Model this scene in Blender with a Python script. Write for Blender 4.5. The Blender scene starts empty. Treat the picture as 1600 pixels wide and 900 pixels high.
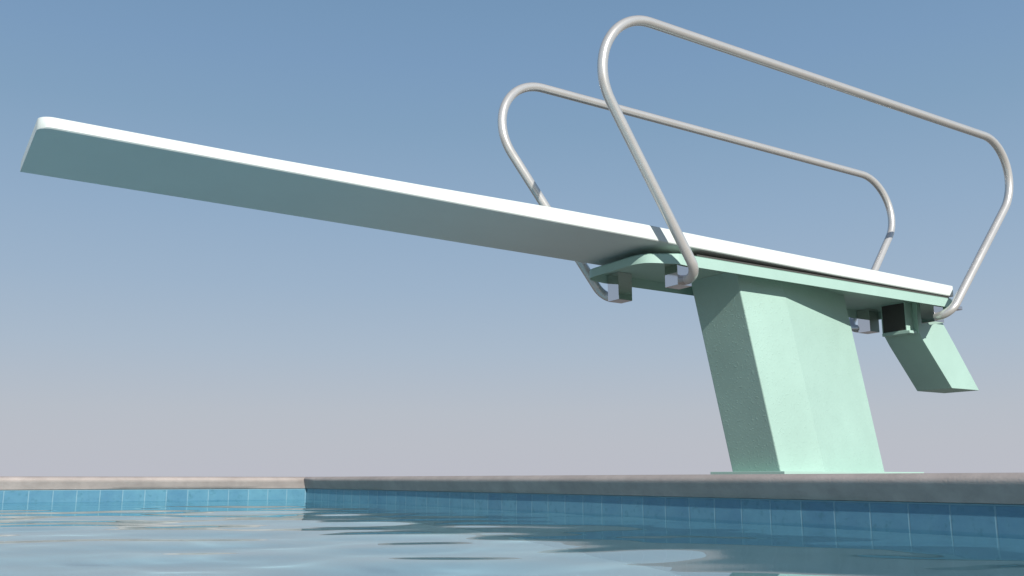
import bpy, bmesh, math, random
from mathutils import Vector, Matrix

random.seed(7)
scene = bpy.context.scene
COL = scene.collection
R = math.radians

# ------------------------------------------------------------------ camera
CAM_LOC = Vector((-1.8855, -4.8524, 0.0483))
AZ, PITCH = 1.0053, 0.1993
cam_data = bpy.data.cameras.new("camera")
cam_data.sensor_width = 36.0
cam_data.lens = 33.279
cam_data.clip_start = 0.05
cam_data.clip_end = 2000.0
cam = bpy.data.objects.new("camera", cam_data)
COL.objects.link(cam)
fwd = Vector((math.cos(AZ) * math.cos(PITCH), math.sin(AZ) * math.cos(PITCH), math.sin(PITCH)))
cam.location = CAM_LOC
cam.rotation_euler = fwd.to_track_quat('-Z', 'Y').to_euler()
scene.camera = cam

# ------------------------------------------------------------------ sky, sun, exposure
SUN_TRAVEL = Vector((0.215, 1.0, -0.495)).normalized()
to_sun = -SUN_TRAVEL
SUN_EL = math.asin(to_sun.z)
SUN_ROT = math.atan2(to_sun.x, to_sun.y)
world = bpy.data.worlds.new("World")
scene.world = world
world.use_nodes = True
wn = world.node_tree
wn.nodes.clear()
sky = wn.nodes.new("ShaderNodeTexSky")
sky.sky_type = 'NISHITA'
sky.sun_disc = False
sky.sun_elevation = SUN_EL
sky.sun_rotation = SUN_ROT
sky.altitude = 0.0
sky.air_density = 1.0
sky.dust_density = 0.6
sky.ozone_density = 1.0
bg = wn.nodes.new("ShaderNodeBackground")
bg.inputs["Strength"].default_value = 0.12
wo = wn.nodes.new("ShaderNodeOutputWorld")
# hazy lower sky: radiance by height (sine of the elevation), running into the Nishita sky above 30 degrees
SKY_STRENGTH = 0.12
HAZE = [(0.000, 187, 189, 199), (0.035, 186, 190, 199), (0.0685, 183, 190, 200), (0.131, 170, 186, 203), (0.196, 157, 179, 202),
        (0.264, 146, 172, 199), (0.357, 130, 161, 191), (0.416, 123, 155, 189), (0.471, 117, 150, 184)]
tc = wn.nodes.new("ShaderNodeTexCoord")
sx = wn.nodes.new("ShaderNodeSeparateXYZ")
wn.links.new(tc.outputs["Generated"], sx.inputs[0])
hc = wn.nodes.new("ShaderNodeValToRGB")
while len(hc.color_ramp.elements) < len(HAZE):
    hc.color_ramp.elements.new(0.5)
for e, (pos, *rgb) in zip(hc.color_ramp.elements, HAZE):
    e.position = pos
    e.color = (*[(((c / 255) + 0.055) / 1.055) ** 2.4 for c in rgb], 1)
wn.links.new(sx.outputs[2], hc.inputs[0])
sc_ = wn.nodes.new("ShaderNodeVectorMath")
sc_.operation = 'SCALE'
wn.links.new(hc.outputs[0], sc_.inputs[0])
sc_.inputs["Scale"].default_value = 1.0 / SKY_STRENGTH
hz = wn.nodes.new("ShaderNodeMapRange")
hz.inputs["From Min"].default_value = 0.46
hz.inputs["From Max"].default_value = 0.75
wn.links.new(sx.outputs[2], hz.inputs["Value"])
hm = wn.nodes.new("ShaderNodeMix")
hm.data_type = 'RGBA'
wn.links.new(hz.outputs[0], hm.inputs[0])
wn.links.new(sc_.outputs[0], hm.inputs[6])
wn.links.new(sky.outputs[0], hm.inputs[7])
wn.links.new(hm.outputs[2], bg.inputs["Color"])
wn.links.new(bg.outputs[0], wo.inputs["Surface"])

sun_data = bpy.data.lights.new("sun", 'SUN')
sun_data.energy = 5.0
sun_data.angle = R(0.5)
sun_data.color = (1.0, 0.965, 0.91)
sun = bpy.data.objects.new("sun", sun_data)
sun.rotation_euler = SUN_TRAVEL.to_track_quat('-Z', 'Y').to_euler()
sun.location = (-5, -20, 15)
COL.objects.link(sun)
sun_data.cycles.is_caustics_light = True

scene.view_settings.view_transform = 'Standard'
scene.view_settings.look = 'None'
scene.view_settings.exposure = 0.0
scene.view_settings.gamma = 1.0
scene.view_settings.use_curve_mapping = False


# ------------------------------------------------------------------ helpers
def link_mesh(name, bm, mat, parent=None, smooth=False, angle=40):
    bmesh.ops.recalc_face_normals(bm, faces=bm.faces)
    me = bpy.data.meshes.new(name)
    bm.to_mesh(me)
    bm.free()
    mats = mat if isinstance(mat, (list, tuple)) else [mat]
    for m in mats:
        me.materials.append(m)
    if smooth:
        me.shade_smooth()
        me.set_sharp_from_angle(angle=R(angle))
    o = bpy.data.objects.new(name, me)
    COL.objects.link(o)
    if parent is not None:
        o.parent = parent
        o.matrix_parent_inverse = parent.matrix_world.inverted()
    return o


def tag(o, label=None, cat=None, group=None, kind=None):
    if label:
        o["label"] = label
    if cat:
        o["category"] = cat
    if group:
        o["group"] = group
    if kind:
        o["kind"] = kind
    return o


def empty(name, loc):
    o = bpy.data.objects.new(name, None)
    o.location = loc
    o.empty_display_size = 0.1
    COL.objects.link(o)
    bpy.context.view_layer.update()
    return o


def box_bm(x0, x1, y0, y1, z0, z1, bev=0.0, seg=2):
    bm = bmesh.new()
    v = [bm.verts.new((x, y, z)) for x in (x0, x1) for y in (y0, y1) for z in (z0, z1)]
    for f in ((0, 1, 3, 2), (4, 6, 7, 5), (0, 4, 5, 1), (2, 3, 7, 6), (0, 2, 6, 4), (1, 5, 7, 3)):
        bm.faces.new([v[i] for i in f])
    if bev:
        bmesh.ops.bevel(bm, geom=bm.edges[:], offset=bev, segments=seg, affect='EDGES', profile=0.5)
    return bm


def loft_bm(rings, cap=True, closed=True):
    bm = bmesh.new()
    vr = [[bm.verts.new(p) for p in ring] for ring in rings]
    n = len(rings[0])
    for a, b in zip(vr[:-1], vr[1:]):
        for i in range(n if closed else n - 1):
            j = (i + 1) % n
            bm.faces.new((a[i], a[j], b[j], b[i]))
    if cap and closed:
        bm.faces.new(vr[0][::-1])
        bm.faces.new(vr[-1])
    return bm


def tube_bm(path, rad, n=20, cap=True):
    """A round tube swept along a polyline with parallel-transported frames."""
    pts = [Vector(p) for p in path]
    tang = []
    for i in range(len(pts)):
        a = pts[max(i - 1, 0)]
        b = pts[min(i + 1, len(pts) - 1)]
        tang.append((b - a).normalized())
    ref = Vector((0, 1, 0)) if abs(tang[0].y) < 0.8 else Vector((0, 0, 1))
    u = (ref - tang[0] * ref.dot(tang[0])).normalized()
    rings = []
    for i, p in enumerate(pts):
        if i:
            q = tang[i - 1].rotation_difference(tang[i])
            u = (q @ u)
            u = (u - tang[i] * u.dot(tang[i])).normalized()
        w = tang[i].cross(u)
        rings.append([p + (u * math.cos(2 * math.pi * k / n) + w * math.sin(2 * math.pi * k / n)) * rad for k in range(n)])
    return loft_bm(rings, cap)


def fillet_path(corners, radii, n=18):
    """Polyline through corners with each inner corner rounded to its radius."""
    out = [Vector(corners[0])]
    for i in range(1, len(corners) - 1):
        A = Vector(corners[i])
        d0 = (Vector(corners[i - 1]) - A).normalized()
        d1 = (Vector(corners[i + 1]) - A).normalized()
        th = d0.angle(d1)
        r = radii[i - 1]
        t = r / math.tan(th / 2)
        c = A + (d0 + d1).normalized() * (r / math.sin(th / 2))
        a0, a1 = A + d0 * t - c, A + d1 * t - c
        tot = math.pi - th
        for k in range(n + 1):
            f = k / n
            out.append(c + (a0 * math.sin((1 - f) * tot) + a1 * math.sin(f * tot)) / math.sin(tot))
    out.append(Vector(corners[-1]))
    return out


# ------------------------------------------------------------------ materials
class NT:
    def __init__(self, name):
        self.m = bpy.data.materials.new(name)
        self.m.use_nodes = True
        self.t = self.m.node_tree
        self.t.nodes.clear()
        self.out = self.t.nodes.new("ShaderNodeOutputMaterial")

    def n(self, typ, **kw):
        nd = self.t.nodes.new(typ)
        ins = kw.pop("ins", {})
        for k, v in kw.items():
            setattr(nd, k, v)
        for k, v in ins.items():
            self.set(nd, k, v)
        return nd

    def set(self, nd, k, v):
        s = nd.inputs[k]
        if isinstance(v, bpy.types.NodeSocket):
            self.t.links.new(v, s)
        elif isinstance(v, bpy.types.Node):
            self.t.links.new(v.outputs[0], s)
        else:
            s.default_value = v

    def math(self, op, a, b=None, c=None):
        nd = self.n("ShaderNodeMath", operation=op)
        for i, v in enumerate((a, b, c)):
            if v is not None:
                self.set(nd, i, v)
        return nd.outputs[0]

    def ramp(self, fac, stops):
        nd = self.n("ShaderNodeValToRGB")
        cr = nd.color_ramp
        while len(cr.elements) < len(stops):
            cr.elements.new(0.5)
        for e, (p, c) in zip(cr.elements, stops):
            e.position = p
            e.color = c if len(c) == 4 else (*c, 1)
        self.set(nd, "Fac", fac)
        return nd.outputs[0]

    def mix(self, fac, a, b):
        nd = self.n("ShaderNodeMix", data_type='RGBA')
        self.set(nd, 0, fac)
        for i, v in ((6, a), (7, b)):
            if isinstance(v, tuple):
                v = v if len(v) == 4 else (*v, 1)
            self.set(nd, i, v)
        return nd.outputs[2]

    def noise(self, vec, scale, detail=4, rough=0.55):
        nd = self.n("ShaderNodeTexNoise", ins={"Scale": scale, "Detail": detail, "Roughness": rough})
        if vec is not None:
            self.set(nd, "Vector", vec)
        return nd.outputs["Fac"]

    def bump(self, h, strength=0.2, dist=0.01):
        return self.n("ShaderNodeBump", ins={"Height": h, "Strength": strength, "Distance": dist}).outputs[0]

    def done(self, sh):
        self.t.links.new(sh, self.out.inputs["Surface"])
        return self.m


def paint(name, col, rough, grain=420.0, bump=0.12, var=0.06, dist=0.002, spec=0.4, pimples=False):
    k = NT(name)
    co = k.n("ShaderNodeTexCoord").outputs["Object"]
    big = k.noise(co, 3.0, 5, 0.6)
    fine = k.noise(co, grain, 2, 0.5)
    if pimples:          # a few raised grains in the coat, which only raking light picks out
        grain_ = k.ramp(k.noise(co, 95.0, 1, 0.5), [(0.60, (0, 0, 0)), (0.74, (1, 1, 1))])
        fine = k.math('ADD', k.math('MULTIPLY', fine, 0.5), k.math('MULTIPLY', grain_, 2.6))
    dark = tuple(c * (1 - var) for c in col)
    lite = tuple(min(1.0, c * (1 + var)) for c in col)
    c = k.mix(k.ramp(big, [(0.3, (0, 0, 0)), (0.7, (1, 1, 1))]), dark, lite)
    p = k.n("ShaderNodeBsdfPrincipled", ins={"Base Color": c, "Roughness": rough, "Specular IOR Level": spec,
                                            "Normal": k.bump(fine, bump, dist)})
    return k.done(p.outputs[0])


M_MINT = paint("mint_paint", (0.365, 0.53, 0.458), 0.5, 380, 0.10)
M_MINT_ROUGH = paint("mint_powder_coat", (0.365, 0.53, 0.458), 0.55, 300, 0.25, pimples=True)
M_BOARD = paint("white_board", (0.635, 0.675, 0.64), 0.55, 300, 0.10, 0.02)
M_SHADE = paint("painted_shade_dark", (0.07, 0.07, 0.065), 0.8, 300, 0.2, spec=0.15)  # near-black tone painting in shade, for the board gap and the box opening


def metal(name, col, rough, metallic, bump=0.02, coat=0.0):
    k = NT(name)
    co = k.n("ShaderNodeTexCoord").outputs["Object"]
    big = k.noise(co, 9.0, 5, 0.6)
    fine = k.noise(co, 500.0, 2, 0.5)
    rr = k.n("ShaderNodeMapRange", ins={"Value": big, "From Min": 0.3, "From Max": 0.7,
                                        "To Min": rough * 0.85, "To Max": rough * 1.15}).outputs[0]
    c = k.mix(big, tuple(x * 0.94 for x in col), col)
    p = k.n("ShaderNodeBsdfPrincipled", ins={"Base Color": c, "Roughness": rr, "Metallic": metallic, "Coat Weight": coat, "Coat Roughness": 0.06,
                                            "Normal": k.bump(fine, bump, 0.001)})
    return k.done(p.outputs[0])


M_RAIL = metal("satin_steel", (0.655, 0.63, 0.59), 0.29, 0.47, 0.0, 0.6)
M_BLOCK = metal("plated_steel", (0.76, 0.70, 0.69), 0.06, 1.0, 0.0)


def concrete(name, col):
    k = NT(name)
    co = k.n("ShaderNodeTexCoord").outputs["Object"]
    big = k.noise(co, 1.6, 6, 0.65)
    mid = k.noise(co, 14.0, 6, 0.65)
    fine = k.noise(co, 180.0, 3, 0.6)
    c = k.mix(k.ramp(big, [(0.32, (0, 0, 0)), (0.68, (1, 1, 1))]), tuple(x * 0.82 for x in col), tuple(x * 1.12 for x in col))
    c = k.mix(k.ramp(mid, [(0.36, (0.38,) * 3), (0.60, (0, 0, 0))]), c, tuple(x * 0.6 for x in col))
    h = k.math('ADD', k.math('MULTIPLY', mid, 0.6), fine)
    p = k.n("ShaderNodeBsdfPrincipled", ins={"Base Color": c, "Roughness": 0.85, "Specular IOR Level": 0.25,
                                            "Normal": k.bump(h, 0.35, 0.003)})
    return k.done(p.outputs[0])


M_COPING = concrete("cast_concrete", (0.42, 0.365, 0.335))
M_DECK = concrete("deck_concrete", (0.23, 0.215, 0.195))


def tiles(name, axis, off, pitch):
    """10 cm square glazed tiles with pale grout, laid along one wall axis."""
    k = NT(name)
    sep = k.n("ShaderNodeSeparateXYZ", ins={0: k.n("ShaderNodeNewGeometry").outputs["Position"]})
    u = k.math('DIVIDE', k.math('SUBTRACT', sep.outputs[axis], off), pitch)
    v = k.math('DIVIDE', k.math('SUBTRACT', sep.outputs[2], -0.0015), 0.1)
    fu, fv = k.math('FRACT', u), k.math('FRACT', v)
    du = k.math('ABSOLUTE', k.math('SUBTRACT', fu, 0.5))
    dv = k.math('ABSOLUTE', k.math('SUBTRACT', fv, 0.5))
    g = k.math('MAXIMUM', du, dv)
    grout = k.n("ShaderNodeMapRange", ins={"Value": g, "From Min": 0.476, "From Max": 0.486}).outputs[0]
    cell = k.n("ShaderNodeCombineXYZ", ins={0: k.math('FLOOR', u), 1: k.math('FLOOR', v)})
    rnd = k.n("ShaderNodeTexWhiteNoise", ins={"Vector": cell}).outputs["Value"]
    pos = k.n("ShaderNodeNewGeometry").outputs["Position"]
    cloud = k.noise(pos, 16.0, 5, 0.65)
    blot = k.noise(pos, 46.0, 4, 0.6)
    f = k.math('ADD', k.math('MULTIPLY', rnd, 0.40), k.math('MULTIPLY', k.math('SUBTRACT', cloud, 0.2), 1.0))
    c = k.mix(f, (0.066, 0.178, 0.275), (0.125, 0.295, 0.375))
    c = k.mix(k.ramp(blot, [(0.56, (0, 0, 0)), (0.70, (0.65,) * 3)]), c, (0.055, 0.165, 0.215))
    c = k.mix(k.math('MULTIPLY', grout, k.math('ADD', 0.35, k.math('MULTIPLY', cloud, 0.9))), c, (0.20, 0.34, 0.40))
    below = k.n("ShaderNodeMapRange", ins={"Value": sep.outputs[2], "From Min": -0.2055, "From Max": -0.2025}).outputs[0]
    c = k.mix(below, (0.45, 0.64, 0.70), c)
    hgt = k.math('SUBTRACT', 1.0, grout)
    p = k.n("ShaderNodeBsdfPrincipled", ins={
        "Base Color": c, "Roughness": k.math('ADD', k.math('MULTIPLY', grout, 0.5), 0.22),
        "Specular IOR Level": 0.4, "Normal": k.bump(hgt, 0.4, 0.002)})
    return k.done(p.outputs[0])


M_TILE_SIDE = tiles("pool_tile_side", 1, -3.7479, 0.0968)
M_TILE_END = tiles("pool_tile_end", 0, -1.4812, 0.101)


def basin_mat():
    k = NT("pool_plaster")
    pos = k.n("ShaderNodeNewGeometry").outputs["Position"]
    big = k.noise(pos, 1.2, 4)
    c = k.mix(big, (0.42, 0.62, 0.68), (0.48, 0.66, 0.72))
    p = k.n("ShaderNodeBsdfPrincipled", ins={"Base Color": c, "Roughness": 0.8})
    return k.done(p.outputs[0])


M_BASIN = basin_mat()


def water_mat():
    k = NT("pool_water")
    gl = k.n("ShaderNodeBsdfGlass", ins={"Color": (0.86, 0.955, 0.97, 1), "Roughness": 0.0, "IOR": 1.333})
    return k.done(gl.outputs[0])


M_WATER = water_mat()

# ------------------------------------------------------------------ setting: pool basin, water, deck, walls
PX0, PX1, PY0, PY1 = -7.0, -0.06, -9.0, 0.05     # pool opening
DECK_Z, COP_Z, WATER_Z, FLOOR_Z = 0.058, 0.0608, -0.0558, -1.5
COP_W = 0.32

# floor, and the two pool sides that lie behind the camera
bm = bmesh.new()


def quad(bm, *pts):
    return bm.faces.new([bm.verts.new(p) for p in pts])


quad(bm, (PX0, PY0, FLOOR_Z), (PX1, PY0, FLOOR_Z), (PX1, PY1, FLOOR_Z), (PX0, PY1, FLOOR_Z))
quad(bm, (PX0, PY0, FLOOR_Z), (PX0, PY1, FLOOR_Z), (PX0, PY1, DECK_Z), (PX0, PY0, DECK_Z))
quad(bm, (PX0, PY0, FLOOR_Z), (PX0, PY0, DECK_Z), (PX1, PY0, DECK_Z), (PX1, PY0, FLOOR_Z))
basin = link_mesh("pool_floor", bm, M_BASIN)
basin.cycles.is_caustics_receiver = True
tag(basin, kind="structure")

# deck: one sheet to the horizon with the pool left open
bm = bmesh.new()
BIG = 900.0
x0, x1, y0, y1 = PX0, PX1 + COP_W, PY0, PY1 + COP_W
xs, ys = [-BIG, x0, x1, BIG], [-BIG, y0, y1, BIG]
g = [[bm.verts.new((x, y, DECK_Z)) for y in ys] for x in xs]
for i in range(3):
    for j in range(3):
        if i == 1 and j == 1:
            continue
        bm.faces.new((g[i][j], g[i + 1][j], g[i + 1][j + 1], g[i][j + 1]))
tag(link_mesh("pool_deck", bm, M_DECK), kind="structure")

# water: a gently rippled surface
NX, NY = 400, 520
waves = []
for _ in range(30):
    lam = 10 ** random.uniform(math.log10(0.24), math.log10(0.72))
    ang = R(58) + random.gauss(0, 0.75)
    waves.append((2 * math.pi / lam * math.cos(ang), 2 * math.pi / lam * math.sin(ang),
                  random.uniform(0, 6.28), lam))
for _ in range(18):                      # finer ripples riding on them
    lam = random.uniform(0.11, 0.2)
    ang = R(57) + random.gauss(0, 0.5)
    waves.append((2 * math.pi / lam * math.cos(ang), 2 * math.pi / lam * math.sin(ang), random.uniform(0, 6.28), lam * 0.28))
AMP = 0.00050


def wave(x, y):
    s = 0.0
    for kx, ky, ph, lam in waves:
        s += lam * math.sin(kx * x + ky * y + ph + 0.6 * math.sin(0.9 * x - 1.3 * y + ph))
    return s * AMP


wx = [PX0 + (PX1 - PX0) * i / NX for i in range(NX + 1)]
wy = [PY0 + (PY1 - PY0) * j / NY for j in range(NY + 1)]
verts = [(x, y, WATER_Z + wave(x, y)) for x in wx for y in wy]
faces = []
for i in range(NX):
    for j in range(NY):
        a = i * (NY + 1) + j
        faces.append((a, a + NY + 1, a + NY + 2, a + 1))
me = bpy.data.meshes.new("pool_water")
me.from_pydata(verts, [], faces)
me.materials.append(M_WATER)
me.shade_smooth()
water = bpy.data.objects.new("pool_water", me)
COL.objects.link(water)
water.cycles.is_caustics_caster = True
tag(water, kind="structure")

# coping profile: (overhang towards the pool, height); deck side last
COPING = [(0.000, 0.0006), (0.006, 0.002), (0.013, 0.016), (0.0240, 0.033), (0.0290, 0.042), (0.0288, 0.0485),
          (0.0235, 0.0545), (0.016, 0.0580), (0.006, 0.0602), (-0.006, COP_Z), (-COP_W, COP_Z), (-COP_W, 0.0006)]


def coping_bm(axis, start, end):
    """Sweep the coping profile along one wall; both runs meet in a mitre at the corner."""
    rings = []
    n = 60
    for i in range(n + 1):
        ring = []
        for o, z in COPING:
            e = end - o                                    # mitred end
            t = start + (e - start) * i / n
            jig = 0.0006 * math.sin(t * 5.1 + z * 40) if 0 < i < n else 0.0
            ring.append((PX1 - o + jig, t, z) if axis == 'side' else (t, PY1 - o + jig, z))
        rings.append(ring)
    return loft_bm(rings)


def wall_tiles_bm(axis, a, b):
    if axis == 'side':
        return box_bm(PX1, PX1 + 0.25, a, b, FLOOR_Z, 0.0)
    return box_bm(a, b, PY1, PY1 + 0.25, FLOOR_Z, 0.0)


wall = empty("pool_wall", (PX1, -4.5, FLOOR_Z))
tag(wall, "shaded dark blue tiled pool wall with grey coping running below the diving board", "pool wall",
    "tiled walls of the pool", "thing")
link_mesh("tile_band", wall_tiles_bm('side', PY0, PY1 + 0.25), M_TILE_SIDE, wall).cycles.is_caustics_receiver = True
link_mesh("coping", coping_bm('side', PY0, PY1), M_COPING, wall, True, 50)

wall = empty("pool_wall", (-3.5, PY1, FLOOR_Z))
tag(wall, "sunlit pale blue tiled pool wall with beige coping, at the left beyond the corner", "pool wall",
    "tiled walls of the pool", "thing")
link_mesh("tile_band", wall_tiles_bm('end', PX0, PX1 - 0.001), M_TILE_END, wall).cycles.is_caustics_receiver = True
link_mesh("coping", coping_bm('end', PX0, PX1), M_COPING, wall, True, 50)

# ------------------------------------------------------------------ the diving board
YC = -1.674
db = empty("diving_board", (1.9, YC, DECK_Z))
tag(db, "white diving board on leaning mint green pedestal with two bent steel handrails",
    "diving board")

# base plate and pedestal
link_mesh("base_plate", box_bm(1.409, 2.41, YC - 0.231, YC + 0.231, DECK_Z, 0.083, 0.002), M_MINT, db)


def pedestal_bm():
    hw, tw, xk, xe = 0.151, 0.012, 0.297, 0.925
    rc = 0.007
    half = []
    for k in range(5):
        a = math.pi / 2 * k / 4
        half.append((rc - rc * math.cos(a), hw - rc + rc * math.sin(a)))
    half += [(xk * 0.5, hw), (xk, hw), (xk + (xe - xk) * 0.5, hw + (tw - hw) * 0.5), (xe - 0.006, tw + 0.003), (xe, tw - 0.004)]
    plan = [(x, -y) for x, y in half] + [(x, y) for x, y in reversed(half)]
    rings = []
    for i in range(13):
        z = 0.083 + (0.987 - 0.083) * i / 12
        xf = 1.267 + (1.48 - 1.267) * (0.92 - z) / 0.86
        rings.append([(xf + x, YC + y, z) for x, y in plan])
    return loft_bm(rings)


link_mesh("pedestal", pedestal_bm(), M_MINT_ROUGH, db, True, 10)


# inverted tray that carries the board
def tray_bm():
    X1, hw = 2.745, 0.2445
    zt, zb, t = 0.992, 0.942, 0.0045
    nose = [(0.93, -1.9185), (0.87, -1.9185), (0.825, -1.9165), (0.803, -1.906), (0.782, -1.892), (0.744, -1.868), (0.703, -1.829),
            (0.686, -1.772), (0.686, -1.70), (0.689, -1.633), (0.688, -1.58), (0.688, -1.53), (0.690, -1.485),
            (0.697, -1.457), (0.712, -1.438), (0.735, -1.4305), (0.80, -1.4295)]

    def outline(inset):
        pts = []
        P = [Vector((x, y)) for x, y in nose]
        for k in range(len(P) - 1):        # Catmull-Rom through the nose points
            p0, p1, p2, p3 = P[max(k - 1, 0)], P[k], P[k + 1], P[min(k + 2, len(P) - 1)]
            for f in (0.0, 0.34, 0.67):
                q = 0.5 * (2 * p1 + (p2 - p0) * f + (2 * p0 - 5 * p1 + 4 * p2 - p3) * f * f + (3 * p1 - p0 - 3 * p2 + p3) * f ** 3)
                pts.append(q)
        pts += [P[-1], Vector((X1, YC + hw)), Vector((X1, YC - hw))]
        n = len(pts)
        res = []
        for k in range(n):
            d0 = (pts[k] - pts[k - 1]).normalized()
            d1 = (pts[(k + 1) % n] - pts[k]).normalized()
            nrm = Vector((d0.y + d1.y, -d0.x - d1.x)).normalized()
            m = inset / max(0.35, nrm.dot(Vector((d0.y, -d0.x))))
            q = pts[k] - nrm * m
            res.append((q.x, q.y))
        return res

    def low(x):
        return zb + 0.010 * max(0.0, min(1.0, (0.86 - x) / 0.16))
    o, i_ = outline(0), outline(t)
    bm = bmesh.new()
    rings = [[(x, y, zt - t) for x, y in i_], [(x, y, low(x)) for x, y in i_], [(x, y, low(x)) for x, y in o],
             [(x, y, zt - 0.002) for x, y in o], [(x, y, zt) for x, y in outline(0.002)]]
    bm.free()
    return loft_bm(rings)


link_mesh("support_tray", tray_bm(), M_MINT, db, True, 35)

# spacer under the board, coloured dark to paint in the shade of the gap
link_mesh("gap_shade_pad", box_bm(0.93, 2.742, YC - 0.238, YC + 0.238, 0.9925, 1.0035, 0.001), M_SHADE, db)


# the springboard: tapered in thickness, rounded tip corners
def board_bm():
    hw, r = 0.2485, 0.042
    XT, XR = -1.654, 2.768
    tb = [(-1.654, 1.0522, 1.0885), (-1.01, 1.0470, 1.0845), (-0.4, 1.0405, 1.0868), (0.151, 1.0345, 1.0925), (0.64, 1.0300, 1.0925),
          (1.04, 1.0250, 1.0865), (1.80, 1.0125, 1.0775), (2.768, 1.0045, 1.0635)]

    def zz(x):
        for (xa, ba, ta), (xb, bb, tbb) in zip(tb[:-1], tb[1:]):
            if x <= xb:
                f = (x - xa) / (xb - xa)
                return ba + (bb - ba) * f, ta + (tbb - ta) * f
        return tb[-1][1:]
    xs = [XT + r - r * math.cos(math.pi / 2 * k / 10) for k in range(11)]
    x = xs[-1]
    while x < XR - 0.1:
        x += 0.08
        xs.append(x)
    xs.append(XR)
    rings = []
    for x in xs:
        d = max(0.0, XT + r - x)
        w = hw - r + math.sqrt(max(r * r - d * d, 0.0))      # near corner rounded, far corner left square
        v = hw
        b, t = zz(x)
        e = 0.0035
        if x == XT:
            e = 0.0035
        prof = [(-w + e, b), (-w, b + e), (-w, t - e), (-w + e * 0.4, t - e * 0.4), (-w + e, t),
                (v - e, t), (v - e * 0.4, t - e * 0.4), (v, t - e), (v, b + e), (v - e, b)]
        rings.append([(x, YC + y, z) for y, z in prof])
    return loft_bm(rings)


link_mesh("springboard", board_bm(), M_BOARD, db, True, 40)

# handrails: one bent tube each, feet curled in under the tray into square blocks
RAIL_R = 0.0215
YN, YF, LEAN = -1.9986, -1.3501, 0.0788


def rail_bm(sgn):
    y_ = YN if sgn < 0 else YF

    def Q(x, z):
        return Vector((x, y_ + sgn * LEAN * (z - 0.95), z))
    inner = -1.913 if sgn < 0 else -1.434
    zf = 0.884
    lx = 0.8438 + 0.7667 * 0 - 0.7523 * (zf - 0.9)
    rx = 2.6271 + 0.8164 * (zf - 0.9)
    c0, c1 = Q(lx, zf), Q(rx, zf)
    corners = [Vector((lx + 0.008, inner - sgn * 0.006, zf)), c0, Q(0.0771, 1.9207), Q(3.4419, 1.8983), c1,
               Vector((rx + 0.004, inner - sgn * 0.006, zf))]
    return tube_bm(fillet_path(corners, [0.082, 0.240, 0.235, 0.082], 22), RAIL_R, 24)


for sgn in (-1, 1):
    rail = link_mesh("handrail", rail_bm(sgn), M_RAIL, db, True, 60)
    ya, yb = (-1.9125, -1.8325) if sgn < 0 else (-1.5155, -1.4355)
    for xa in (0.812, 2.600):
        link_mesh("mounting_block", box_bm(xa, xa + 0.08, ya, yb, 0.857, 0.9865, 0.0012), M_BLOCK, rail)

# hollow anchor box under the rear of the tray, open towards the pool
bm = bmesh.new()
t = 0.004
bx0, bx1, by0, by1, bz0, bz1 = 2.585, 2.647, -1.752, -1.602, 0.829, 0.9865
o = [(by0, bz0), (by1, bz0), (by1, bz1), (by0, bz1)]
i_ = [(by0 + t, bz0 + t), (by1 - t, bz0 + t), (by1 - t, bz1 - t), (by0 + t, bz1 - t)]
rings = [[(bx1 - t, y, z) for y, z in i_], [(bx0, y, z) for y, z in i_], [(bx0, y, z) for y, z in o], [(bx1, y, z) for y, z in o]]
bm = loft_bm(rings)
box = link_mesh("anchor_box", bm, M_MINT, db)
link_mesh("opening_shade", box_bm(bx0 + 0.004, bx1 - 0.005, by0 + t + 0.001, by1 - t - 0.001, bz0 + t + 0.001, bz1 - t - 0.001), M_SHADE, box)  # dark plate filling the opening, its colour standing in for the shade inside
link_mesh("bottom_flange", box_bm(2.581, 2.646, -1.772, -1.602, 0.814, 0.8285, 0.001), M_MINT, box)


# slanted rear leg stub hanging below the tray
def stub_bm():
    w = 0.107
    rings = []
    for z, xf, xr in ((0.534, 2.901, 3.153), (0.775, 2.684, 2.962), (0.822, 2.648, 2.924), (0.9865, 2.648, 2.79)):
        rings.append([(xf, YC - w, z), (xr, YC - w, z), (xr, YC + w, z), (xf, YC + w, z)])
    bm = loft_bm(rings)
    ed = [e for e in bm.edges if abs(e.verts[0].co.z - e.verts[1].co.z) > 0.01 or e.verts[0].co.z < 0.54 and e.verts[1].co.z < 0.54]
    bmesh.ops.bevel(bm, geom=ed, offset=0.002, segments=2, affect='EDGES', profile=0.5)
    return bm


link_mesh("rear_leg", stub_bm(), M_MINT, db, False)

# hinge tab at the tail of the tray
link_mesh("hinge_tab", box_bm(2.7455, 2.86, YC - 0.236, YC - 0.150, 0.943, 0.962, 0.0015), M_BLOCK, db)
